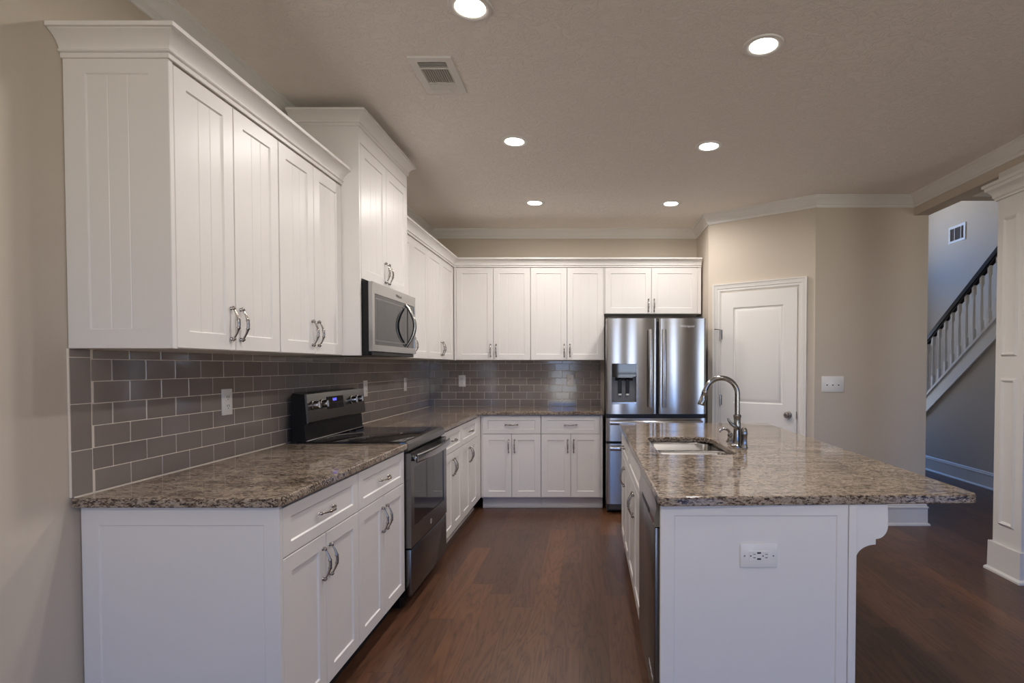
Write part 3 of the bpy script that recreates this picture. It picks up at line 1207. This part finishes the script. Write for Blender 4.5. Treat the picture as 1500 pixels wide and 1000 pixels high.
# dispenser niche
bm = new()
hx0, hx1, hz0, hz1 = hd
nd = 0.065
for a, b, c_, d, y0, y1 in ((hx0, hx1, hz0, hz1, nd, nd + 0.004), (hx0 - 0.004, hx0, hz0, hz1, -0.012, nd), (hx1, hx1 + 0.004, hz0, hz1, -0.012, nd),
                            (hx0, hx1, hz0 - 0.004, hz0, -0.012, nd), (hx0, hx1, hz1, hz1 + 0.004, -0.012, nd)):
    box(bm, a, b, y0, y1, c_, d)
ds = obj('dispenser', bm, M['grey_plastic'], ld_)
bm = new()
box(bm, hx0, hx1, -0.013, 0.03, hz1 - 0.115, hz1, 0.002)
sp = obj('control_screen', bm, M['glass_black'], ds)
bm = new()
poly_prism(bm, [(-0.014, hz1 - 0.122), (-0.014, hz1 - 0.115), (0.055, hz1 - 0.115), (0.055, hz1 - 0.15)], 'x', hx0 + 0.03, hx1 - 0.03)
obj('chute_hood', bm, M['glass_black'], ds)
for x in (0.125, 0.193):
    bm = new()
    box(bm, x - 0.015, x + 0.015, 0.030, 0.038, hz0 + 0.085, hz1 - 0.125, 0.003)
    pd = obj('paddle', bm, M['black'], ds)
    bm = new()
    box(bm, x - 0.015, x + 0.015, 0.020, 0.032, hz0 + 0.072, hz0 + 0.087, 0.003)
    obj('paddle_tip', bm, M['plastic'], pd)
bm = new()
box(bm, hx0, hx1, -0.016, nd, hz0 - 0.002, hz0 + 0.014, 0.002)
obj('drip_tray', bm, M['steel'], ds)
text('Whirlpool', 0.030, M['logo'], rd_, T(0.72, -0.0155, 1.685) @ RX(PI / 2))
for x in (0.02, FW - 0.1):
    bm = new()
    box(bm, x, x + 0.08, 0.02, 0.12, 1.736, 1.768, 0.005)
    obj('hinge_cover', bm, M['fridge_side'], fr)
bm = new()
box(bm, 0.03, FW - 0.03, 0.06, 0.12, 0.035, 0.092, 0.004)
obj('toe_grille', bm, M['grey_plastic'], fr)
for x in (0.05, FW - 0.05):
    bm = new()
    lathe(bm, [(0, 0), (0.018, 0), (0.018, 0.02), (0.012, 0.026), (0.012, 0.04), (0, 0.04)], 14, T(x, 0.11, 0))
    obj('foot', bm, M['black'], fr)

# ------------------------------------------------------------------ island
XI = 0.262                 # carcass face of the island's working side (faces -x)
isl = thing('island', 'white kitchen island body with framed end panel and corbel', 'kitchen island', (0, 0, 0))
bm = new()
panel(bm, 0.235, 0.848, 0.0, ZB1, 1.804, 0.018, (0.045, 0.036, 0.11, 0.035), 0.0035, 0.003, 0)
obj('end_panel', bm, M['white'], isl)
bm = new()
box(bm, 0.850, 0.876, 1.803, 1.86, 0, ZB1, 0.002)
obj('corner_post', bm, M['white'], isl)
bm = new()
box(bm, 0.852, 0.872, 1.861, 4.06, 0, ZB1, 0.001)
obj('back_panel', bm, M['white'], isl)
bm = new()
box(bm, XI, 0.85, 4.05, 4.068, 0, ZB1, 0.001)
obj('far_panel', bm, M['white'], isl)
bm = new()
cz = ZB1 - 0.001
cpts = [(0.877, cz), (0.980, cz), (0.982, cz - 0.070)] + [(0.942 + 0.040 * math.cos(a), cz - 0.070 - 0.044 * math.sin(a)) for a in [PI / 2 * i / 8 for i in range(1, 9)]] + \
    [(0.942, cz - 0.132)] + [(0.942 - 0.065 * math.sin(a), cz - 0.182 + 0.050 * math.cos(a)) for a in [PI / 2 * i / 10 for i in range(1, 11)]]
poly_prism(bm, cpts, 'y', 1.812, 1.856)
obj('corbel', bm, M['white'], isl)
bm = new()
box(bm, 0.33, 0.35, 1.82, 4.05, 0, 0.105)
obj('toe_kick', bm, M['shade_seam'], isl)

dw = thing('dishwasher', 'dark stainless dishwasher in the island beside the sink cabinet', 'dishwasher', (XI, 2.555, 0), -L90)
bm = new()
box(bm, 0.004, 0.60, 0.0, 0.56, 0.10, 0.872)
obj('tub', bm, M['fridge_side'], dw)
bm = new()
box(bm, 0.004, 0.600, -0.028, -0.001, 0.115, 0.762, 0.004, 2)
ddr = obj('door', bm, M['steel_dark'], dw)
text('Whirlpool', 0.030, M['logo'], ddr, T(0.50, -0.0284, 0.20) @ RX(PI / 2))
bm = new()
poly_prism(bm, [(-0.028, 0.765), (-0.030, 0.80), (-0.022, 0.83), (-0.026, 0.868), (0.0, 0.868), (0.0, 0.765)], 'x', 0.004, 0.600)
cpn = obj('control_panel', bm, M['steel'], dw)
bm = new()
box(bm, 0.17, 0.44, -0.031, -0.02, 0.772, 0.797, 0.004)
obj('pocket_handle', bm, M['black'], cpn)
bm = new()
box(bm, 0.005, 0.60, 0.05, 0.06, 0.0, 0.10)
obj('kick_plate', bm, M['black'], dw)
gI = 'white island cabinets'
base('sink_cabinet', 'white island cabinet under the sink, next to the dishwasher', (XI, 3.36, 0), -L90, 0.80, 0.075, gI, drawer_pull=False, toe=False)
base('drawer_cabinet', 'white island cabinet at the far end, facing the base cabinets', (XI, 4.048, 0), -L90, 0.685, 0.585, gI, toe=False)

# sink
sk = thing('sink', 'stainless double-bowl undermount sink in the island', 'sink', (0, 0, 0))
zr = ZT - 0.0325


def rr_loop(x0, x1, y0, y1, r, z, n=6):
    L_ = arc(x1 - r, y0 + r, r, -PI / 2, 0, n) + arc(x1 - r, y1 - r, r, 0, PI / 2, n) + arc(x0 + r, y1 - r, r, PI / 2, PI, n) + arc(x0 + r, y0 + r, r, PI, 1.5 * PI, n)
    return [(x, y, z) for x, y in L_]


def bowl(y0, y1, ztop):
    bm = new()
    x0, x1 = SX0 - 0.004, SX1 + 0.004
    L_ = [rr_loop(x0, x1, y0, y1, 0.045, ztop), rr_loop(x0 + 0.006, x1 - 0.006, y0 + 0.006, y1 - 0.006, 0.042, ztop - 0.012),
          rr_loop(x0 + 0.012, x1 - 0.012, y0 + 0.012, y1 - 0.012, 0.04, ztop - 0.16), rr_loop(x0 + 0.04, x1 - 0.04, y0 + 0.04, y1 - 0.04, 0.03, ztop - 0.185)]
    R = [[bm.verts.new(p) for p in lp] for lp in L_]
    n = len(R[0])
    for a, b in zip(R[:-1], R[1:]):
        for i in range(n):
            bm.faces.new((a[i], a[(i + 1) % n], b[(i + 1) % n], b[i]))
    bm.faces.new(R[-1])
    o = obj('bowl', bm, M['sink'], sk, angle=0.9)
    bm = new()
    lathe(bm, [(0.0, 0.001), (0.03, 0.001), (0.042, 0.004), (0.045, 0.003), (0.045, 0.0)], 24, T((x0 + x1) / 2, (y0 + y1) / 2, ztop - 0.185))
    obj('drain', bm, M['chrome'], o)


ym = 2.965
bowl(SY0 - 0.004, ym - 0.010, zr)
bowl(ym + 0.010, SY1 + 0.004, zr)
bm = new()
box(bm, SX0, SX1, ym - 0.012, ym + 0.012, zr - 0.012, zr - 0.001, 0.005, 3)
obj('divider', bm, M['sink'], sk)

# faucet
fc = thing('faucet', 'tall gooseneck pull-down kitchen faucet behind the sink', 'faucet', (0.777, 2.90, ZT))
bm = new()
lathe(bm, [(0.033, 0), (0.033, 0.006), (0.026, 0.012), (0.0225, 0.02), (0.0215, 0.06), (0.0185, 0.10), (0.0175, 0.135), (0.0185, 0.150), (0.0205, 0.156), (0.0205, 0.164), (0.015, 0.168), (0, 0.168)], 28)
obj('body', bm, M['faucet'], fc)
bm = new()
pts = [(0, 0, 0.165), (0, 0, 0.22), (0, 0, 0.272)]
rc = 0.085
for i in range(1, 25):
    a = PI * 0.93 * i / 24
    pts.append((-rc + rc * math.cos(a), 0, 0.272 + rc * math.sin(a)))
tube(bm, pts, 0.0135, 16)
obj('spout', bm, M['faucet'], fc, angle=1.0)
bm = new()
pe = Vector(pts[-1])
td = (Vector(pts[-1]) - Vector(pts[-2])).normalized()
tube(bm, [pe - td * 0.004, pe + td * 0.004, pe + td * 0.012, pe + td * 0.016, pe + td * 0.05, pe + td * 0.072, pe + td * 0.078],
     [0.0145, 0.0165, 0.0165, 0.0145, 0.0175, 0.0205, 0.0185], 18)
obj('spray_head', bm, M['faucet'], fc, angle=0.7)
bm = new()
tube(bm, [(-0.005, -0.018, 0.095), (-0.020, -0.026, 0.108), (-0.038, -0.030, 0.120), (-0.052, -0.031, 0.138), (-0.058, -0.031, 0.150)], [0.012, 0.010, 0.0085, 0.0065, 0.0045], 12)
obj('lever', bm, M['faucet'], fc, angle=1.0)

sd = thing('soap_dispenser', 'small soap dispenser with a curved spout beside the faucet', 'soap dispenser', (0.787, 3.085, ZT))
bm = new()
lathe(bm, [(0.021, 0), (0.021, 0.005), (0.015, 0.009), (0.0135, 0.02), (0.011, 0.026), (0.0135, 0.03), (0.0135, 0.042), (0.009, 0.05), (0, 0.052)], 20)
obj('collar', bm, M['faucet'], sd)
bm = new()
tube(bm, [(0, 0, 0.045), (-0.008, 0, 0.060), (-0.022, 0, 0.070), (-0.038, 0, 0.070), (-0.052, 0, 0.062), (-0.060, 0, 0.052)], [0.008, 0.0075, 0.0068, 0.006, 0.0055, 0.005], 12)
obj('nozzle', bm, M['faucet'], sd, angle=1.0)
ag = tag(obj('air_gap_cap', (lambda b: (lathe(b, [(0.019, 0), (0.019, 0.004), (0.0165, 0.008), (0.0155, 0.03), (0.0165, 0.058), (0.0175, 0.062), (0.0165, 0.070), (0.0155, 0.082), (0.010, 0.092), (0, 0.095)], 24), b)[1])(new()), M['faucet']),
         'small domed metal cap on the counter right of the faucet', 'air gap', None, 'thing')
ag.location = (0.800, 2.852, ZT)
ag.scale = (1, 1, 1.12)

# island outlet with two usb ports
io = plate('wide white outlet with charging ports on the island end panel', (0.556, 1.8072, 0.7155), 0, 0.122, 0.079)
bm = new()
box(bm, -0.033, 0.033, -0.0075, -0.005, -0.016, 0.016, 0.001)
rc_ = obj('receptacle', bm, M['plastic'], io)
bm = new()
for x, z, w, h in ((-0.0, 0.010, 0.0125, 0.005), (-0.0, -0.010, 0.0125, 0.005)):
    box(bm, x - w / 2, x + w / 2, -0.0082, -0.0074, z - h / 2, z + h / 2)
obj('usb_ports', bm, M['slot'], rc_)
bm = new()
for x in (-0.027, 0.013):
    box(bm, x - 0.002, x + 0.002, -0.0082, -0.0074, -0.002, 0.002)
for x in (-0.015, 0.024):
    box(bm, x - 0.004, x + 0.004, -0.0082, -0.0074, 0.005, 0.0065)
    box(bm, x - 0.004, x + 0.004, -0.0082, -0.0074, -0.0068, -0.0048)
obj('slots', bm, M['slot'], rc_)
bm = new()
for x in (-0.047, 0.047):
    lathe(bm, [(0.0025, 0), (0.0025, 0.0012), (0, 0.0014)], 12, T(x, -0.0058, 0) @ RX(PI / 2))
obj('screws', bm, M['nickel'], io)

# ------------------------------------------------------------------ ceiling cans
def can_lamp(parent, at=(0, 0, 0), watts=LAMP_W):
    ld = bpy.data.lights.new('can_lamp', 'AREA')
    ld.shape = 'DISK'
    ld.size = 0.11
    ld.spread = math.radians(172)
    ld.energy = watts
    ld.color = LAMP_COL
    lo = bpy.data.objects.new('can_lamp', ld)
    COL.objects.link(lo)
    lo.parent = parent
    lo.location = (at[0], at[1], at[2] - 0.014)


CANS = [(-0.462, 2.205, 'recessed ceiling light nearest the cabinets, at the top edge of the view'),
        (0.765, 2.465, 'recessed ceiling light above the near part of the island'),
        (-0.462, 3.505, 'recessed ceiling light in the middle of the left row, past the vent'),
        (0.768, 3.580, 'recessed ceiling light in the middle of the right row'),
        (-0.462, 4.815, 'recessed ceiling light at the far end of the left row'),
        (0.712, 4.835, 'recessed ceiling light in front of the refrigerator, far end of the right row')]
for x, y, lab in CANS:
    t = thing('recessed_light', lab, 'ceiling light', (x, y, ZC), 0, 'recessed ceiling lights')
    bm = new()
    lathe(bm, [(0.058, 0.0), (0.060, -0.004), (0.072, -0.008), (0.084, -0.006), (0.087, 0.0)], 40)
    obj('trim_ring', bm, M['plastic'], t)
    bm = new()
    lathe(bm, [(0.0, -0.010), (0.04, -0.009), (0.056, -0.005), (0.060, -0.001)], 40)
    obj('lens', bm, M['bulb'], t)
    can_lamp(t)

# unseen cans: front pair continues the rows, rear pair added as warm fill
for x, y in ((-0.462, 0.90), (0.766, 1.12), (-0.3, -1.2), (1.7, -1.2)):
    bm = new()
    lathe(bm, [(0.0, -0.003), (0.058, -0.003), (0.060, -0.004), (0.072, -0.008), (0.084, -0.006), (0.087, 0.0)], 40, T(x, y, ZC))
    t = struct('unseen_can', bm, M['plastic'])
    can_lamp(t, (x, y, ZC), 2.5 if y > 0 else 19.0)

# ceiling air vent
vt = thing('ceiling_vent', 'white rectangular air vent in the ceiling above the left cabinets', 'vent', (-0.722, 2.715, ZC))
bm = new()
wall_with_holes(bm, -0.10, 0.10, -0.165, 0.165, [(-0.066, 0.066, -0.130, 0.130)], lambda a, b, c_, d: box(bm, a, b, c_, d, -0.008, 0.0))
obj('frame', bm, M['trim'], vt)
bm = new()
box(bm, -0.066, 0.066, -0.13, 0.13, -0.0015, 0.0)
obj('cavity', bm, M['vent_dark'], vt)
bm = new()
for i in range(5):
    y = -0.128 + i * 0.011
    box(bm, -0.066, 0.066, -0.004, 0.004, -0.0008, 0.0008, 0, 1, T(0, y, -0.0045) @ RX(0.7))
for i in range(12):
    x = -0.061 + i * 0.0111
    box(bm, -0.0008, 0.0008, -0.068, 0.060, -0.004, 0.004, 0, 1, T(x, 0.0, -0.0045) @ RY(0.5))
for y in (-0.072, 0.062, 0.074):
    box(bm, -0.066, 0.066, y - 0.003, y + 0.003, -0.009, -0.002)
for i in range(6):
    y = 0.082 + i * 0.009
    box(bm, -0.066, 0.066, -0.0055, 0.0055, -0.0008, 0.0008, 0, 1, T(0, y, -0.0045) @ RX(-0.7))
obj('louvers', bm, M['trim'], vt)
bm = new()
box(bm, 0.02, 0.03, 0.118, 0.142, -0.014, -0.006, 0.002)
obj('damper_lever', bm, M['trim'], vt)

# ------------------------------------------------------------------ column at the foyer opening
KX0, KX1, KY0, KY1 = 2.650, 2.87, 3.385, 3.625
cl = thing('column', 'white square paneled column standing between kitchen and foyer', 'column', ((KX0 + KX1) / 2, (KY0 + KY1) / 2, 0))
hx, hy = (KX1 - KX0) / 2, (KY1 - KY0) / 2
bm = new()
box(bm, -hx, hx, -hy, hy, 0, 2.578, 0.002)
obj('shaft', bm, M['trim'], cl)


def col_ring(bm, prof):
    """square ring swept round the shaft; prof (out, z)"""
    n = len(prof)
    R = []
    for sx, sy in ((-1, -1), (1, -1), (1, 1), (-1, 1)):
        R.append([bm.verts.new((sx * (hx + o), sy * (hy + o), z)) for o, z in prof])
    for i in range(4):
        for j in range(n - 1):
            bm.faces.new((R[i][j], R[(i + 1) % 4][j], R[(i + 1) % 4][j + 1], R[i][j + 1]))


bm = new()
col_ring(bm, [(0.001, 0.0), (0.034, 0.0), (0.034, 0.012), (0.026, 0.022), (0.020, 0.024), (0.018, 0.190), (0.001, 0.192)])
obj('plinth', bm, M['trim'], cl)
bm = new()
col_ring(bm, [(0.001, 2.40), (0.012, 2.40), (0.014, 2.412), (0.022, 2.42), (0.024, 2.44), (0.040, 2.462), (0.052, 2.468), (0.054, 2.486), (0.064, 2.492), (0.066, 2.51), (0.001, 2.512)])
obj('capital', bm, M['trim'], cl)


def frame_mold(z0, z1, side):
    """picture-frame molding on one face of the shaft"""
    bm = new()
    half = hy if side in ('-x', '+x') else hx
    a, b = -half + 0.055, half - 0.055
    pr = [(0, 0), (0.004, 0.008), (0.012, 0.014), (0.020, 0.009), (0.024, 0.002), (0.026, 0)]
    cs_ = [(a, z0, 1, 1), (b, z0, -1, 1), (b, z1, -1, -1), (a, z1, 1, -1)]
    Rr = [[bm.verts.new((u + su * o, -h, z + sz * o)) for o, h in pr] for u, z, su, sz in cs_]
    for i in range(4):
        for j in range(len(pr) - 1):
            bm.faces.new((Rr[i][j], Rr[(i + 1) % 4][j], Rr[(i + 1) % 4][j + 1], Rr[i][j + 1]))
    m = T(-hx, 0, 0) @ RZ(-PI / 2) if side == '-x' else T(0, -hy, 0)
    bmesh.ops.transform(bm, matrix=m, verts=bm.verts[:])
    obj('panel_molding', bm, M['trim'], cl)


for sd_ in ('-x', '-y'):
    frame_mold(0.315, 1.255, sd_)
    frame_mold(1.395, 2.28, sd_)

# ------------------------------------------------------------------ foyer: stairs
XS = 4.35
SL = 0.735


def zl(y, off=0.0):
    return 0.715 + SL * (7.16 - y) + off


yt = 4.78
yb0 = 7.16 + 0.715 / SL
bm = new()
poly_prism(bm, [(yb0, 0), (yt, 0), (yt, zl(yt))], 'x', XS, XS + 0.1)
struct('wall_understair', bm, M['wall'], 'wall under the staircase')
bm = new()
sweep(bm, BB, [(XS, 7.9), (XS, yt)])
struct('baseboard_stair', bm, M['trim'], 'white baseboard below the staircase')
st = thing('staircase', 'staircase with dark handrail and white balusters beyond the opening', 'staircase', (XS, yb0, 0))
o0 = Vector((XS, yb0, 0))


def rel(bm):
    bmesh.ops.translate(bm, verts=bm.verts[:], vec=-o0)
    return bm


bm = new()
poly_prism(bm, [(yt, zl(yt)), (yb0 - 0.02, zl(yb0 - 0.02)), (yb0 + 0.2, 0.0), (yb0 + 0.2, 0.08), (yt, zl(yt, 0.21))], 'x', XS - 0.02, XS + 0.02)
poly_prism(bm, [(yt, zl(yt, -0.012)), (yb0, zl(yb0, -0.0)), (yb0, zl(yb0, 0.022)), (yt, zl(yt, 0.022))], 'x', XS - 0.03, XS - 0.015)
poly_prism(bm, [(yt, zl(yt, 0.20)), (yb0 + 0.1, zl(yb0 + 0.1, 0.20)), (yb0 + 0.1, zl(yb0 + 0.1, 0.235)), (yt, zl(yt, 0.235))], 'x', XS - 0.035, XS + 0.035)
obj('stringer', rel(bm), M['trim'], st)
bm = new()
poly_prism(bm, [(yt, zl(yt, 0.90)), (yb0 + 0.1, zl(yb0 + 0.1, 0.90)), (yb0 + 0.1, zl(yb0 + 0.1, 0.965)), (yt, zl(yt, 0.965))], 'x', XS - 0.032, XS + 0.032)
poly_prism(bm, [(yt, zl(yt, 0.875)), (yb0 + 0.1, zl(yb0 + 0.1, 0.875)), (yb0 + 0.1, zl(yb0 + 0.1, 0.905)), (yt, zl(yt, 0.905))], 'x', XS - 0.022, XS + 0.022)
obj('handrail', rel(bm), M['rail'], st)
y = yt + 0.05
while y < yb0:
    bm = new()
    zb, zt_ = zl(y, 0.225), zl(y, 0.885)
    h = zt_ - zb
    b = 0.017
    box(bm, XS - b, XS + b, y - b, y + b, zb - 0.01, zb + 0.17)
    box(bm, XS - b, XS + b, y - b, y + b, zt_ - 0.10, zt_ + 0.01)
    lathe(bm, [(0.016, zb + 0.17), (0.011, zb + 0.19), (0.0155, zb + 0.21), (0.016, zb + 0.26), (0.011, zt_ - 0.13), (0.015, zt_ - 0.115), (0.016, zt_ - 0.10)], 10, T(XS, y, 0))
    obj('baluster', rel(bm), M['trim'], st)
    y += 0.122
for i in range(13):
    bm = new()
    yy0 = yb0 - 0.05 - (i + 1) * 0.25
    zz = (i + 1) * 0.25 * SL
    if yy0 < yt:
        break
    box(bm, XS + 0.1, XS + 1.08, yy0, yy0 + 0.27, zz - 0.03, zz, 0.004)
    box(bm, XS + 0.1, XS + 1.08, yy0 + 0.23, yy0 + 0.25, zz - 0.184, zz - 0.03)
    obj('step', rel(bm), M['rail'], st)

# return air grille high on the foyer wall
wv = thing('wall_vent', 'small white return-air grille high on the foyer wall', 'vent', (5.45, 8.26, 3.285), -L90)
bm = new()
wall_with_holes(bm, -0.185, 0.185, -0.125, 0.125, [(-0.15, -0.055, -0.09, 0.09), (-0.045, 0.085, -0.09, 0.09), (0.095, 0.15, -0.09, 0.09)], lambda a, b, c_, d: box(bm, a, b, -0.015, 0, c_, d))
obj('frame', bm, M['trim'], wv)
bm = new()
box(bm, -0.16, 0.16, -0.003, 0, -0.1, 0.1)
obj('cavity', bm, M['vent_dark'], wv)
